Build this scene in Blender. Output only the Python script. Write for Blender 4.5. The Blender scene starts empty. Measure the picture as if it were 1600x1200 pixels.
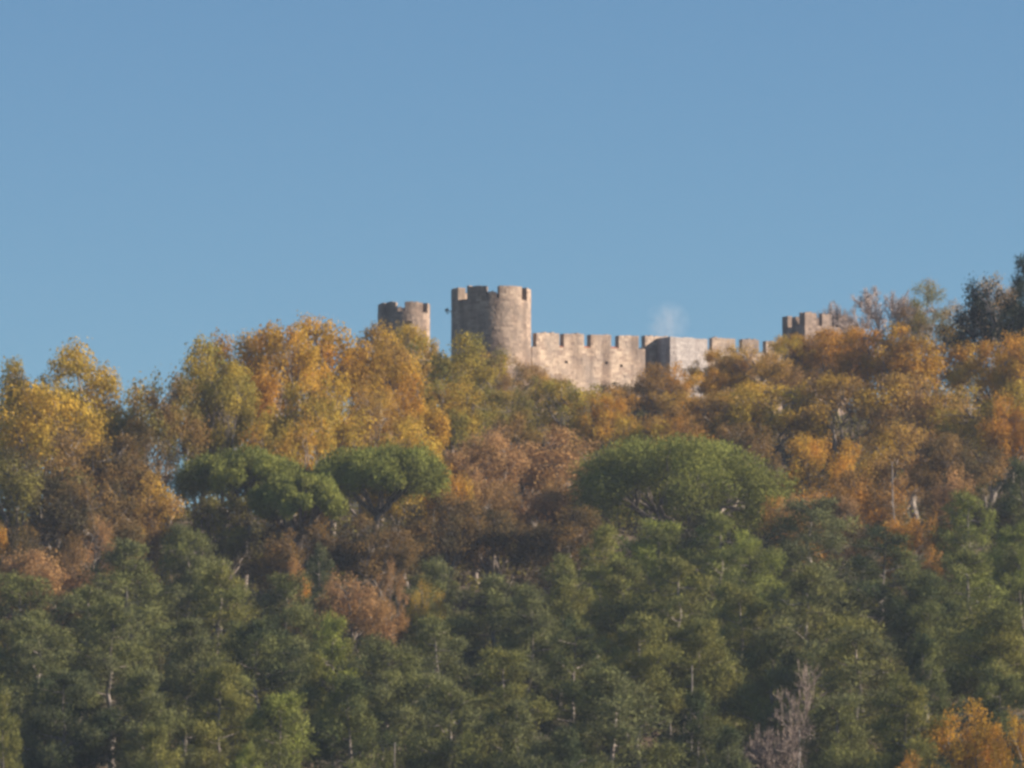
import bpy, math, random
import numpy as np
from mathutils import Vector, Matrix

# ------------------------------------------------------------------ camera, sky, sun, exposure
SC = bpy.context.scene
COL = SC.collection
PITCH = math.radians(6.0)
CAM = np.array([0.0, 0.0, 1.7])
FPX = 9400.0                                   # focal length in pixels of the 1600 px wide photograph
cd = bpy.data.cameras.new("camera"); cam = bpy.data.objects.new("camera", cd); COL.objects.link(cam)
cam.location = CAM; cam.rotation_euler = (math.pi / 2 + PITCH, 0, 0)
cd.sensor_width = 36.0; cd.lens = FPX / 1600 * 36.0; cd.clip_start = 1.0; cd.clip_end = 6000
SC.camera = cam

SUN_EL = math.radians(25.0)
SUN_OFF = math.radians(3.0)                    # the sun stands to the right, square to the view
sun_dir = Vector((math.cos(SUN_EL) * math.cos(SUN_OFF), -math.cos(SUN_EL) * math.sin(SUN_OFF), math.sin(SUN_EL)))
w = bpy.data.worlds.new("World"); SC.world = w; w.use_nodes = True
nt = w.node_tree; nt.nodes.clear()
sky = nt.nodes.new("ShaderNodeTexSky"); sky.sky_type = 'NISHITA'; sky.sun_disc = False
sky.sun_elevation = SUN_EL; sky.sun_rotation = math.pi / 2 + SUN_OFF
sky.altitude = 100; sky.air_density = 1.0; sky.dust_density = 0.0; sky.ozone_density = 3.0
tint = nt.nodes.new("ShaderNodeMix"); tint.data_type = 'RGBA'; tint.blend_type = 'MULTIPLY'
tint.inputs[0].default_value = 1.0
tint.inputs[7].default_value = (0.67, 0.85, 0.97, 1)
bg = nt.nodes.new("ShaderNodeBackground"); bg.inputs[1].default_value = 0.0455
wo = nt.nodes.new("ShaderNodeOutputWorld")
nt.links.new(sky.outputs[0], tint.inputs[6]); nt.links.new(tint.outputs[2], bg.inputs[0]); nt.links.new(bg.outputs[0], wo.inputs[0])
ld = bpy.data.lights.new("sun", 'SUN'); ld.energy = 5.0; ld.angle = math.radians(0.5); ld.color = (1.0, 0.84, 0.67)
sun = bpy.data.objects.new("sun", ld); COL.objects.link(sun)
sun.rotation_euler = sun_dir.to_track_quat('Z', 'Y').to_euler(); sun.location = (300, -50, 300)
vs = SC.view_settings
vs.view_transform = 'Standard'; vs.look = 'None'; vs.gamma = 1.0; vs.exposure = 1.2; vs.use_curve_mapping = False
SC.render.engine = 'CYCLES'
SC.cycles.use_denoising = True
SC.cycles.pixel_filter_type = 'BLACKMAN_HARRIS'
SC.cycles.filter_width = 3.1                    # the soft rendering of a small long zoom lens
SC.cycles.max_bounces = 6; SC.cycles.diffuse_bounces = 2; SC.cycles.transmission_bounces = 4
SC.cycles.volume_bounces = 0; SC.cycles.transparent_max_bounces = 8
SC.cycles.volume_step_rate = 4.0

rnd = random.Random(5)
R = np.random.default_rng(11)

# ------------------------------------------------------------------ helpers
def at(px, row, D):
    """world point on the line of sight of a pixel of the photograph, D metres away"""
    dx, dy = (px - 800) / FPX, (600 - row) / FPX
    c, s = math.cos(PITCH), math.sin(PITCH)
    y = c - dy * s; z = s + dy * c
    k = D / y
    return np.array([dx * k, D, 1.7 + z * k])

def smooth(t): t = np.clip(t, 0, 1); return t * t * (3 - 2 * t)

KY = [-1300, 250, 300, 360, 420, 480, 550, 592, 640, 760, 1300]
KZ = [0, 0.2, 2.4, 9, 21, 33.5, 50, 60.8, 64.5, 58, 30]
KL = [0, 0.2, 2.4, 9, 21, 33.5, 47, 48.5, 46, 30, 20]
def ground(x, y):
    x = np.asarray(x, float); y = np.asarray(y, float)
    a = np.interp(y, KY, KZ); b = np.interp(y, KY, KL)
    t = smooth((x + 27) / 13.0)
    z = a * t + b * (1 - t)
    k = smooth((y - 280) / 60)
    z = z + k * (0.5 * np.sin(x * .21 + y * .05) + 0.4 * np.sin(y * .17 - x * .09) + .25 * np.sin(x * .5 + 2) * np.sin(y * .43))
    return z

def mesh_np(name, V, F, mat, tone=None, smooth_shade=False):
    """V (n,3), F (m,k) with one k for all faces"""
    V = np.asarray(V, np.float32); F = np.asarray(F, np.int32)
    me = bpy.data.meshes.new(name)
    m, k = F.shape
    me.vertices.add(len(V)); me.vertices.foreach_set("co", V.ravel())
    me.loops.add(m * k); me.loops.foreach_set("vertex_index", F.ravel())
    me.polygons.add(m); me.polygons.foreach_set("loop_start", np.arange(0, m * k, k, dtype=np.int32))
    if tone is not None:
        a = me.attributes.new("tone", 'FLOAT', 'FACE'); a.data.foreach_set("value", np.asarray(tone, np.float32))
    me.update(calc_edges=True)
    me.polygons.foreach_set("use_smooth", np.full(m, smooth_shade))
    me.materials.append(mat)
    return me

class MB:
    """collects quads"""
    def __init__(s): s.v = []; s.f = []; s.t = []; s.n = 0
    def add(s, V, F, t=.5):
        V = np.asarray(V, float); F = np.asarray(F)
        s.v.append(V); s.f.append(F + s.n); s.n += len(V)
        s.t.append(np.full(len(F), t) if np.isscalar(t) else t)
    def hexa(s, p, t=.5):                       # p: 8 points, bottom four then top four, counter-clockwise
        s.add(p, [[0, 3, 2, 1], [4, 5, 6, 7], [0, 1, 5, 4], [1, 2, 6, 5], [2, 3, 7, 6], [3, 0, 4, 7]], t)
    def tube(s, pts, rad, n=6, t=.5):
        pts = np.asarray(pts, float); m = len(pts); V = []
        for i in range(m):
            d = pts[min(i + 1, m - 1)] - pts[max(i - 1, 0)]; d /= np.linalg.norm(d) + 1e-9
            up = np.array([0, 0, 1.]) if abs(d[2]) < .9 else np.array([1., 0, 0])
            a = np.cross(d, up); a /= np.linalg.norm(a); b = np.cross(d, a)
            an = np.arange(n) * 2 * math.pi / n
            V.append(pts[i] + rad[i] * (np.cos(an)[:, None] * a + np.sin(an)[:, None] * b))
        V = np.concatenate(V); F = []
        for i in range(m - 1):
            for j in range(n):
                k = (j + 1) % n
                F.append([i * n + j, i * n + k, (i + 1) * n + k, (i + 1) * n + j])
        s.add(V, F, t)
    def mesh(s, name, mat, sm=False):
        return mesh_np(name, np.concatenate(s.v), np.concatenate(s.f), mat, np.concatenate(s.t), sm)

def link(name, me, parent=None):
    o = bpy.data.objects.new(name, me); COL.objects.link(o)
    if parent is not None: o.parent = parent
    return o
def tag(o, label, cat, group=None):
    o['label'] = label; o['category'] = cat
    if group: o['group'] = group
    return o
def empty(name, loc):
    o = bpy.data.objects.new(name, None); COL.objects.link(o); o.location = loc; o.empty_display_size = .5
    return o

# ------------------------------------------------------------------ materials
def newmat(name):
    m = bpy.data.materials.new(name); m.use_nodes = True; n = m.node_tree; n.nodes.clear()
    return m, n, n.nodes, n.links
def mixrgb(N, L, a, b, f, mode='MIX'):
    x = N.new("ShaderNodeMix"); x.data_type = 'RGBA'; x.blend_type = mode
    for idx, val in ((0, f), (6, a), (7, b)):
        if hasattr(val, 'links'): L.new(val, x.inputs[idx])
        else: x.inputs[idx].default_value = val if idx == 0 else (*val, 1)
    return x.outputs[2]
def ramp(N, L, src, stops):
    r = N.new("ShaderNodeValToRGB"); L.new(src, r.inputs[0])
    e = r.color_ramp.elements
    while len(e) < len(stops): e.new(.5)
    for i, (p, c) in enumerate(stops): e[i].position = p; e[i].color = (*c, 1)
    return r.outputs[0]

def foliage_material(name, transl, patch, spread=(.55, 1.35)):
    m, n, N, L = newmat(name)
    oi = N.new("ShaderNodeObjectInfo")
    at2 = N.new("ShaderNodeAttribute"); at2.attribute_type = 'OBJECT'; at2.attribute_name = "second_tint"
    tn = N.new("ShaderNodeAttribute"); tn.attribute_name = "tone"
    tc = N.new("ShaderNodeTexCoord")
    mp = N.new("ShaderNodeVectorMath"); mp.operation = 'ADD'
    L.new(tc.outputs['Object'], mp.inputs[0]); L.new(oi.outputs['Location'], mp.inputs[1])
    no = N.new("ShaderNodeTexNoise"); no.inputs['Scale'].default_value = patch; no.inputs['Detail'].default_value = 2
    L.new(mp.outputs[0], no.inputs['Vector'])
    f = ramp(N, L, no.outputs[0], [(.40, (0, 0, 0)), (.62, (1, 1, 1))])
    c = mixrgb(N, L, oi.outputs['Color'], at2.outputs['Color'], f)
    a, b = spread
    t = ramp(N, L, tn.outputs['Fac'], [(0, (a, a, a * 1.05)), (1, (b, b * .98, b * .85))])
    c = mixrgb(N, L, c, t, 1.0, 'MULTIPLY')
    d = N.new("ShaderNodeBsdfDiffuse"); d.inputs['Roughness'].default_value = .6; L.new(c, d.inputs[0])
    tr = N.new("ShaderNodeBsdfTranslucent"); L.new(c, tr.inputs[0])
    ms = N.new("ShaderNodeMixShader"); ms.inputs[0].default_value = transl
    L.new(d.outputs[0], ms.inputs[1]); L.new(tr.outputs[0], ms.inputs[2])
    o = N.new("ShaderNodeOutputMaterial"); L.new(ms.outputs[0], o.inputs[0])
    return m
M_LEAF = foliage_material("autumn_leaf", .32, .33)
M_NEEDLE = foliage_material("pine_needle", .14, .4, (.5, 1.4))

def bark_material(name, c1, c2):
    m, n, N, L = newmat(name)
    tc = N.new("ShaderNodeTexCoord")
    mp = N.new("ShaderNodeMapping"); mp.inputs['Scale'].default_value = (3, 3, .7); L.new(tc.outputs['Object'], mp.inputs[0])
    no = N.new("ShaderNodeTexNoise"); no.inputs['Scale'].default_value = 2.2; no.inputs['Detail'].default_value = 4
    L.new(mp.outputs[0], no.inputs['Vector'])
    c = ramp(N, L, no.outputs[0], [(.35, c1), (.65, c2)])
    b = N.new("ShaderNodeBump"); b.inputs['Strength'].default_value = .6; b.inputs['Distance'].default_value = .05
    L.new(no.outputs[0], b.inputs['Height'])
    p = N.new("ShaderNodeBsdfPrincipled"); p.inputs['Roughness'].default_value = .9
    L.new(c, p.inputs['Base Color']); L.new(b.outputs[0], p.inputs['Normal'])
    o = N.new("ShaderNodeOutputMaterial"); L.new(p.outputs[0], o.inputs[0])
    return m
M_BARK = bark_material("oak_bark", (.10, .085, .07), (.27, .23, .20))
M_PBARK = bark_material("pine_bark", (.11, .09, .08), (.34, .30, .27))
M_TWIG = bark_material("bare_twig", (.20, .16, .15), (.36, .30, .28))
M_PINK = bark_material("pinkish_twig", (.15, .12, .10), (.24, .19, .165))
M_PALE = bark_material("dead_wood", (.17, .15, .14), (.32, .29, .27))

def stone_material(name, lo, hi, stain):
    m, n, N, L = newmat(name)
    tn = N.new("ShaderNodeAttribute"); tn.attribute_name = "tone"
    tc = N.new("ShaderNodeTexCoord")
    c = ramp(N, L, tn.outputs['Fac'], [(0, lo), (1, hi)])
    big = N.new("ShaderNodeTexNoise"); big.inputs['Scale'].default_value = .55; big.inputs['Detail'].default_value = 4
    L.new(tc.outputs['Object'], big.inputs['Vector'])
    f = ramp(N, L, big.outputs[0], [(.40, (0, 0, 0)), (.64, (.85, .85, .85))])
    c = mixrgb(N, L, c, stain, f)
    st = N.new("ShaderNodeMapping"); st.inputs['Scale'].default_value = (.8, .8, .11); L.new(tc.outputs['Object'], st.inputs[0])
    sn = N.new("ShaderNodeTexNoise"); sn.inputs['Scale'].default_value = 1.0; sn.inputs['Detail'].default_value = 3
    L.new(st.outputs[0], sn.inputs['Vector'])
    g = ramp(N, L, sn.outputs[0], [(.44, (1.05, 1.05, 1.05)), (.66, (.56, .52, .51))])
    c = mixrgb(N, L, c, g, 1.0, 'MULTIPLY')
    fine = N.new("ShaderNodeTexNoise"); fine.inputs['Scale'].default_value = 6; fine.inputs['Detail'].default_value = 4
    L.new(tc.outputs['Object'], fine.inputs['Vector'])
    h = ramp(N, L, fine.outputs[0], [(.3, (.8, .8, .8)), (.7, (1.12, 1.12, 1.12))])
    c = mixrgb(N, L, c, h, 1.0, 'MULTIPLY')
    b = N.new("ShaderNodeBump"); b.inputs['Strength'].default_value = .3; b.inputs['Distance'].default_value = .012
    L.new(sn.outputs[0], b.inputs['Height'])
    p = N.new("ShaderNodeBsdfPrincipled"); p.inputs['Roughness'].default_value = .92
    L.new(c, p.inputs['Base Color']); L.new(b.outputs[0], p.inputs['Normal'])
    o = N.new("ShaderNodeOutputMaterial"); L.new(p.outputs[0], o.inputs[0])
    return m
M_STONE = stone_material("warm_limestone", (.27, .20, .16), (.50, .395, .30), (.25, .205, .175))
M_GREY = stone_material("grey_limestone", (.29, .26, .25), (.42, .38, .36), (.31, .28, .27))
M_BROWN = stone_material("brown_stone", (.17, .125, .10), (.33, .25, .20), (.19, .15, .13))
M_TOWER = stone_material("weathered_limestone", (.22, .16, .125), (.44, .34, .26), (.21, .165, .135))
M_TILE = stone_material("clay_tile", (.28, .10, .07), (.42, .18, .11), (.25, .13, .10))
def ground_material():
    m, n, N, L = newmat("forest_floor")
    tc = N.new("ShaderNodeTexCoord")
    a = N.new("ShaderNodeTexNoise"); a.inputs['Scale'].default_value = .12; a.inputs['Detail'].default_value = 8
    b = N.new("ShaderNodeTexNoise"); b.inputs['Scale'].default_value = 2.5; b.inputs['Detail'].default_value = 5
    L.new(tc.outputs['Object'], a.inputs['Vector']); L.new(tc.outputs['Object'], b.inputs['Vector'])
    c = ramp(N, L, a.outputs[0], [(.35, (.045, .05, .022)), (.5, (.10, .065, .035)), (.65, (.06, .06, .03))])
    d = ramp(N, L, b.outputs[0], [(.3, (.5, .5, .5)), (.7, (1.3, 1.25, 1.2))])
    c = mixrgb(N, L, c, d, 1.0, 'MULTIPLY')
    p = N.new("ShaderNodeBsdfPrincipled"); p.inputs['Roughness'].default_value = 1
    L.new(c, p.inputs['Base Color'])
    o = N.new("ShaderNodeOutputMaterial"); L.new(p.outputs[0], o.inputs[0])
    return m
M_GROUND = ground_material()

# ------------------------------------------------------------------ ground sheet
xs = np.unique(np.concatenate([np.linspace(-1100, -120, 24), np.linspace(-120, 120, 97), np.linspace(120, 1100, 24)]))
ys = np.unique(np.concatenate([np.linspace(-400, 260, 20), np.linspace(260, 700, 177), np.linspace(700, 1300, 25)]))
gx, gy = np.meshgrid(xs, ys)
GV = np.stack([gx.ravel(), gy.ravel(), ground(gx, gy).ravel()], 1)
nx, ny = len(xs), len(ys)
ii, jj = np.meshgrid(np.arange(nx - 1), np.arange(ny - 1))
i0 = (jj * nx + ii).ravel()
go = link("hillside", mesh_np("hillside", GV, np.stack([i0, i0 + 1, i0 + nx + 1, i0 + nx], 1), M_GROUND, None, True))
go['kind'] = 'structure'

# ------------------------------------------------------------------ the castle
def blocks(mb, mapf, u0, u1, v0, v1, bh=.27, bw=.5, holes=(), proud=.035, seed=1, dark=.0, ruin=0.0):
    """courses of individually cut stones over a recessed mortar skin; mapf(u, v, w) gives the 3-D point"""
    rr = random.Random(seed); n = max(1, round((v1 - v0) / bh)); h = (v1 - v0) / n
    for c in range(n):
        va, vb = v0 + c * h, v0 + (c + 1) * h
        u = u0; first = True
        while u < u1 - 1e-6:
            wd = bw * rr.uniform(.6, 1.5)
            if first and c % 2: wd *= .5
            first = False
            e = u1 if u1 - (u + wd) < bw * .4 else u + wd
            um, vm = (u + e) / 2, (va + vb) / 2
            hole = any(abs(um - a) < s + .12 and abs(vm - b) < s2 for a, b, s, s2 in holes)
            if not hole:
                a, b = u + .005, e - .005; p, q = va + .009, vb - .009
                t = min(1, max(0, rr.gauss(.52, .30) - dark)); o = rr.uniform(0, proud)
                if rr.random() < .03: o -= .02
                mb.hexa([mapf(a, p, -.12), mapf(b, p, -.12), mapf(b, p, o), mapf(a, p, o),
                         mapf(a, q, -.12), mapf(b, q, -.12), mapf(b, q, o), mapf(a, q, o)], t)
                mb.add([mapf(u, va, -.02), mapf(e, va, -.02), mapf(e, vb, -.02), mapf(u, vb, -.02)], [[0, 1, 2, 3]], .7)
            u = e

def solid(mb, mapf, u0, u1, v0, v1, w0, w1, seg=1, t=.4):
    us = np.linspace(u0, u1, seg + 1)
    for a, b in zip(us[:-1], us[1:]):
        mb.hexa([mapf(a, v0, w0), mapf(b, v0, w0), mapf(b, v0, w1), mapf(a, v0, w1),
                 mapf(a, v1, w0), mapf(b, v1, w0), mapf(b, v1, w1), mapf(a, v1, w1)], t)

def merlon(parent, mapf, u0, u1, v0, v1, th, mat, seg=1, seed=1, chip=0.0, bh=.27, bw=.45):
    mb = MB()
    solid(mb, mapf, u0 + .02, u1 - .02, v0, v1 - .02, -th + .02, -.13, seg)
    blocks(mb, mapf, u0, u1, v0, v1, bh, bw, seed=seed)
    # stone ends
    rr = random.Random(seed + 99); n = max(2, round((v1 - v0) / bh)); h = (v1 - v0) / n
    for (ua, s) in ((u0, -1), (u1, 1)):
        for c in range(n):
            k = rr.uniform(.35, .65) * th
            for wa, wb in ((-th, -k), (-k, -.13)):
                o = rr.uniform(.0, .035) * s; a, b = sorted((ua, ua + o))
                if b - a < .004: b = a + .004
                mb.hexa([mapf(a, v0 + c * h + .01, wa + .01), mapf(b, v0 + c * h + .01, wa + .01), mapf(b, v0 + c * h + .01, wb - .01), mapf(a, v0 + c * h + .01, wb - .01),
                         mapf(a, v0 + c * h + h - .01, wa + .01), mapf(b, v0 + c * h + h - .01, wa + .01), mapf(b, v0 + c * h + h - .01, wb - .01), mapf(a, v0 + c * h + h - .01, wb - .01)], rr.uniform(.35, .8))
    # uneven cap stones
    L_ = abs(u1 - u0); k = max(2, round(L_ / .32)); us = np.linspace(u0, u1, k + 1)
    for a, b in zip(us[:-1], us[1:]):
        t0 = v1 - .03; t1 = v1 + rr.choice((0, .02, .04, .07, .11)) * (1 if rr.random() < .8 else .1)
        solid(mb, mapf, a + .01, b - .01, t0, t1, -th - .01, .02, 1, rr.uniform(.3, .7))
    o = link("merlon", mb.mesh("merlon", mat), parent)
    return o

def round_tower(px, D, rpx, top_row, base_z, merlons, sill_drop, label, th, extra_low=(), loops=(), mh=1.25):
    c = at(px, top_row, D); Rr = rpx / FPX * D
    root = empty("round_tower", (c[0], D, base_z)); tag(root, label, "tower")
    H = c[2] - base_z
    def mp(u, v, w_):
        a = u / Rr
        return ((Rr + w_) * math.sin(a), -(Rr + w_) * math.cos(a), v)
    sill = H - mh; walk = sill - .9
    mb = MB(); n = 48
    circ = 2 * math.pi * Rr
    solid(mb, mp, 0, circ - 1e-6, 0, walk, -Rr + .05, -.36, n)
    solid(mb, mp, 0, circ - 1e-6, walk, sill, -th, -.36, n)
    link("drum", mb.mesh("drum", M_TOWER), root)
    hs = [(math.radians(a) * Rr, H - d, sx, sz) for a, d, sx, sz in loops]
    mb = MB(); blocks(mb, mp, -circ / 2, circ / 2, 0, sill, .26, .46, seed=int(px), proud=.03, holes=hs)
    so = link("stone_courses", mb.mesh("stone_courses", M_TOWER), root); so['kind'] = 'stuff'
    mb = MB(); solid(mb, mp, 0, circ - 1e-6, sill - .04, sill + .02, -th, .03, 40, .4)
    link("parapet_sill", mb.mesh("parapet_sill", M_TOWER), root)
    for i, (a0, a1, dh) in enumerate(merlons):
        merlon(root, mp, math.radians(a0) * Rr, math.radians(a1) * Rr, sill + .022, H - dh, th, M_TOWER, 6, seed=i + int(px))
    return root, Rr, H, mp

zb = 60.0
big, RB, HB, mpB = round_tower(767.5, 600, 62.5, 454, zb,
    [(-37, -6, 0), (-4, 8, .62), (12, 50, -.04), (63, 96, 0), (110, 146, .05), (160, 196, 0), (210, 244, .1), (256, 291, .05), (-96, -55, 0)],
    1.3, "large round stone tower with crenellated top, left half in shade", .85,
    loops=())
small, RS, HS, mpS = round_tower(631, 645, 41, 477, 60.0,
    [(-78, -46, .03), (-42, -17, 0), (4, 47, -.05), (66, 112, 0), (126, 160, 0), (176, 206, 0), (222, 264, 0)],
    1.3, "smaller round crenellated tower rising behind the golden trees", .6, loops=((11, 2.35, .02, .2),), mh=1.0)

def frame_map(P, ang, slope=0.0):
    ca, sa = math.cos(ang), math.sin(ang)
    def mp(u, v, w_): return (P[0] + u * ca + w_ * sa, P[1] + u * sa - w_ * ca, v + slope * u)
    return mp
ANG = math.radians(37)

def u_of(px, P, ang):       # distance along the wall at which a line of sight crosses it
    k = (px - 800) / FPX / math.cos(PITCH)
    return (P[0] - k * P[1]) / (k * math.sin(ang) - math.cos(ang))

def wall_run(name, label, P, ang, px0, px1, top_l, top_r, base, merl, mh, th, mat, holes=(), seed=3, sill_tile=False, sillh=None, bh=.27, bw=.5, group=None):
    u0, u1 = u_of(px0, P, ang), u_of(px1, P, ang)
    def zt(px, row): u = u_of(px, P, ang); y = P[1] + u * math.sin(ang); return at(px, row, y)[2]
    slope = (zt(px1, top_r) - zt(px0, top_l)) / (u1 - u0)
    org = np.array([P[0] + u0 * math.cos(ang), P[1] + u0 * math.sin(ang), base])
    root = empty(name, tuple(org)); tag(root, label, "wall" if name.endswith("wall") else "tower", group)
    H = zt(px0, top_l) - base
    ca, sa = math.cos(ang), math.sin(ang)
    def mp(u, v, w_): return (u * ca + w_ * sa, u * sa - w_ * ca, v + slope * u)
    L_ = u1 - u0; sill = H - mh
    mb = MB(); solid(mb, mp, 0, L_, 0, sill, -th, -.36, 1); link("core", mb.mesh("core", mat), root)
    hs = []
    for px, row, sx, sz in holes:
        u = u_of(px, P, ang); y = P[1] + u * sa
        hs.append((u - u0, at(px, row, y)[2] - base - slope * (u - u0), sx, sz))
    mb = MB(); blocks(mb, mp, 0, L_, 0, sill, bh, bw, seed=seed, holes=hs)
    solid(mb, mp, 0, L_, sill - .05, sill + .02, -th, .0, max(1, int(L_ / .5)), .5)
    so = link("stone_courses", mb.mesh("stone_courses", mat), root); so['kind'] = 'stuff'
    for i, (a, b, dl) in enumerate(merl):
        ua, ub = u_of(a, P, ang) - u0, u_of(b, P, ang) - u0
        merlon(root, mp, ua, ub, sill + .022, H - dl, th, mat, 1, seed=seed + i)
    if sill_tile:
        for (a, b, dl), (c_, d_, _) in zip(merl[:-1], merl[1:]):
            ua, ub = u_of(b, P, ang) - u0 + .03, u_of(c_, P, ang) - u0 - .03
            mb = MB()
            for q in range(3):
                solid(mb, mp, ua, ub, sill + .022 + .05 * q, sill + .08 + .07 * q, -.12 - .16 * q, .04 - .16 * q, 1, rnd.uniform(.2, .9))
            link("coping_tile", mb.mesh("coping_tile", M_TILE), root)
    return root, mp, u0, L_, H, org, slope

PA = at(833, 560, 601)
PA = (PA[0], PA[1])
wallA = wall_run("curtain_wall", "sunlit pale curtain wall with four merlons joining the large round tower", PA, ANG, 831, 1008, 520, 524, 60.0,
    [(838, 874, 0), (881, 912.5, .02), (923, 955, .05), (967, 998, .08)], 1.42, .62, M_STONE,
    holes=[(886, 565, .02, .15), (908, 565, .02, .15), (928, 564, .02, .15), (948, 567, .02, .15), (971, 570, .02, .2), (992, 568, .02, .15)], seed=21, sill_tile=True)
# sloping end of the battlement
# recessed length of wall, mostly in the shade of the square tower
uA = u_of(1008, PA, ANG)
ca, sa = math.cos(ANG), math.sin(ANG)
PB = (PA[0] + uA * ca - 1.3 * sa, PA[1] + uA * sa + 1.3 * ca)
wall_run("recessed_wall", "short shaded wall set back between pale curtain wall and square tower", PB, ANG, 1004, 1050, 525, 527, 60.5,
    [(1008, 1048, 0)], 1.2, .6, M_STONE, seed=31)

def square_tower(label, P, ang, w_, d_, base, H, mh, merF, merL, mat, seed, flat=False):
    """P: the front left corner; merF / merL: merlons along the front and the left face as fractions"""
    root = empty("square_tower", (P[0], P[1], base)); tag(root, label, "tower")
    ca, sa = math.cos(ang), math.sin(ang)
    def mF(u, v, w): return (u * ca + w * sa, u * sa - w * ca, v)                     # front face
    def mL(u, v, w): return (-w * ca - (d_ - u) * sa, -w * sa + (d_ - u) * ca, v)     # left face, u runs from back to front
    def mR(u, v, w): return (w_ * ca + w * ca - u * sa, w_ * sa + w * sa + u * ca, v)
    def mK(u, v, w): return ((w_ - u) * ca - (d_ + w) * sa, (w_ - u) * sa + (d_ + w) * ca, v)
    sill = H - mh; walk = sill - .8 if not flat else sill
    th = .55
    mb = MB()
    solid(mb, mF, .13, w_ - .13, 0, walk, -d_ + .13, -.13, 1)
    link("core", mb.mesh("core", mat), root)
    mb = MB()
    for k, (mp, L_) in enumerate(((mF, w_), (mR, d_), (mK, w_), (mL, d_))):
        blocks(mb, mp, 0, L_, 0, sill, .27, .5, seed=seed + k)
        if not flat: solid(mb, mp, .13 if k % 2 else .02, L_ - (.13 if k % 2 else .02), walk, sill, -th, -.13, 1)
    so = link("stone_courses", mb.mesh("stone_courses", mat), root); so['kind'] = 'stuff'
    if flat:
        mb = MB(); rr = random.Random(seed)
        for i in range(8):
            solid(mb, mF, w_ * i / 8 + .005, w_ * (i + 1) / 8 - .005, sill + .003, sill + .12 + rr.uniform(0, .1), -d_, .03, 1, rr.uniform(.3, .8))
        link("coping", mb.mesh("coping", mat), root)
    else:
        for mp, L_, ms in ((mF, w_, merF), (mL, d_, merL), (mR, d_, merL), (mK, w_, merF)):
            for i, (a, b) in enumerate(ms):
                merlon(root, mp, a * L_, b * L_, sill + .003, H - rnd.choice((0, .05, .12, .3)), th, mat, 1, seed + 7 * i)
    return root
uB = u_of(1047, PA, ANG)
PT = at(1047, 526, PA[1] + uB * sa - 1.2)
HT = PT[2] - 60.5
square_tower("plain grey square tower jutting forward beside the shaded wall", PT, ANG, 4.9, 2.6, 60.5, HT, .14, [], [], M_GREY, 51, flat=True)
PC = at(1103, 560, 614.5)
wall_run("curtain_wall", "farther curtain wall whose merlons show above yellow trees right of grey square tower", (PC[0], PC[1]), math.radians(30), 1103, 1232, 527, 534, 61.0,
    [(1113, 1149, 0), (1160, 1186, 0), (1197, 1222, .05)], 1.35, .6, M_STONE, seed=61)
P2 = at(1257.5, 488, 619)
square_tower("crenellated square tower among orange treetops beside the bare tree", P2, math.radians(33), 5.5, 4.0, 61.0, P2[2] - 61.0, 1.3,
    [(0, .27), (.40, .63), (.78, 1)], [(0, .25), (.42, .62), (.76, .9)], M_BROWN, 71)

# smoke drifting behind the wall
def smoke():
    m, n, N, L = newmat("thin_smoke")
    tc = N.new("ShaderNodeTexCoord")
    ln = N.new("ShaderNodeVectorMath"); ln.operation = 'LENGTH'; L.new(tc.outputs['Object'], ln.inputs[0])
    no = N.new("ShaderNodeTexNoise"); no.inputs['Scale'].default_value = 1.6; no.inputs['Detail'].default_value = 3; no.inputs['Distortion'].default_value = .6
    L.new(tc.outputs['Object'], no.inputs['Vector'])
    a = N.new("ShaderNodeMapRange"); a.inputs['From Min'].default_value = 1.0; a.inputs['From Max'].default_value = .15
    L.new(ln.outputs['Value'], a.inputs['Value'])
    b = N.new("ShaderNodeMapRange"); b.inputs['From Min'].default_value = .38; b.inputs['From Max'].default_value = .75
    L.new(no.outputs[0], b.inputs['Value'])
    k = N.new("ShaderNodeMath"); k.operation = 'MULTIPLY'; L.new(a.outputs[0], k.inputs[0]); L.new(b.outputs[0], k.inputs[1])
    k2 = N.new("ShaderNodeMath"); k2.operation = 'MULTIPLY'; k2.inputs[1].default_value = .42; L.new(k.outputs[0], k2.inputs[0])
    v = N.new("ShaderNodeVolumePrincipled"); v.inputs['Color'].default_value = (.85, .88, .95, 1); L.new(k2.outputs[0], v.inputs['Density'])
    o = N.new("ShaderNodeOutputMaterial"); L.new(v.outputs[0], o.inputs['Volume'])
    import bmesh
    bm = bmesh.new(); bmesh.ops.create_icosphere(bm, subdivisions=3, radius=1)
    me = bpy.data.meshes.new("smoke_plume"); bm.to_mesh(me); bm.free(); me.materials.append(m)
    ob = link("smoke_plume", me)
    p = at(1043, 505, 613.5); ob.location = p; ob.scale = (2.5, 2.0, 2.5); ob.rotation_euler = (0, math.radians(-24), 0)
    ob['kind'] = 'stuff'; ob['label'] = "faint pale smoke rising above the grey square tower"; ob['category'] = "smoke"
smoke()

# ------------------------------------------------------------------ tree prototypes
def unit(v): return v / (np.linalg.norm(v, axis=-1, keepdims=True) + 1e-9)

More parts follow.
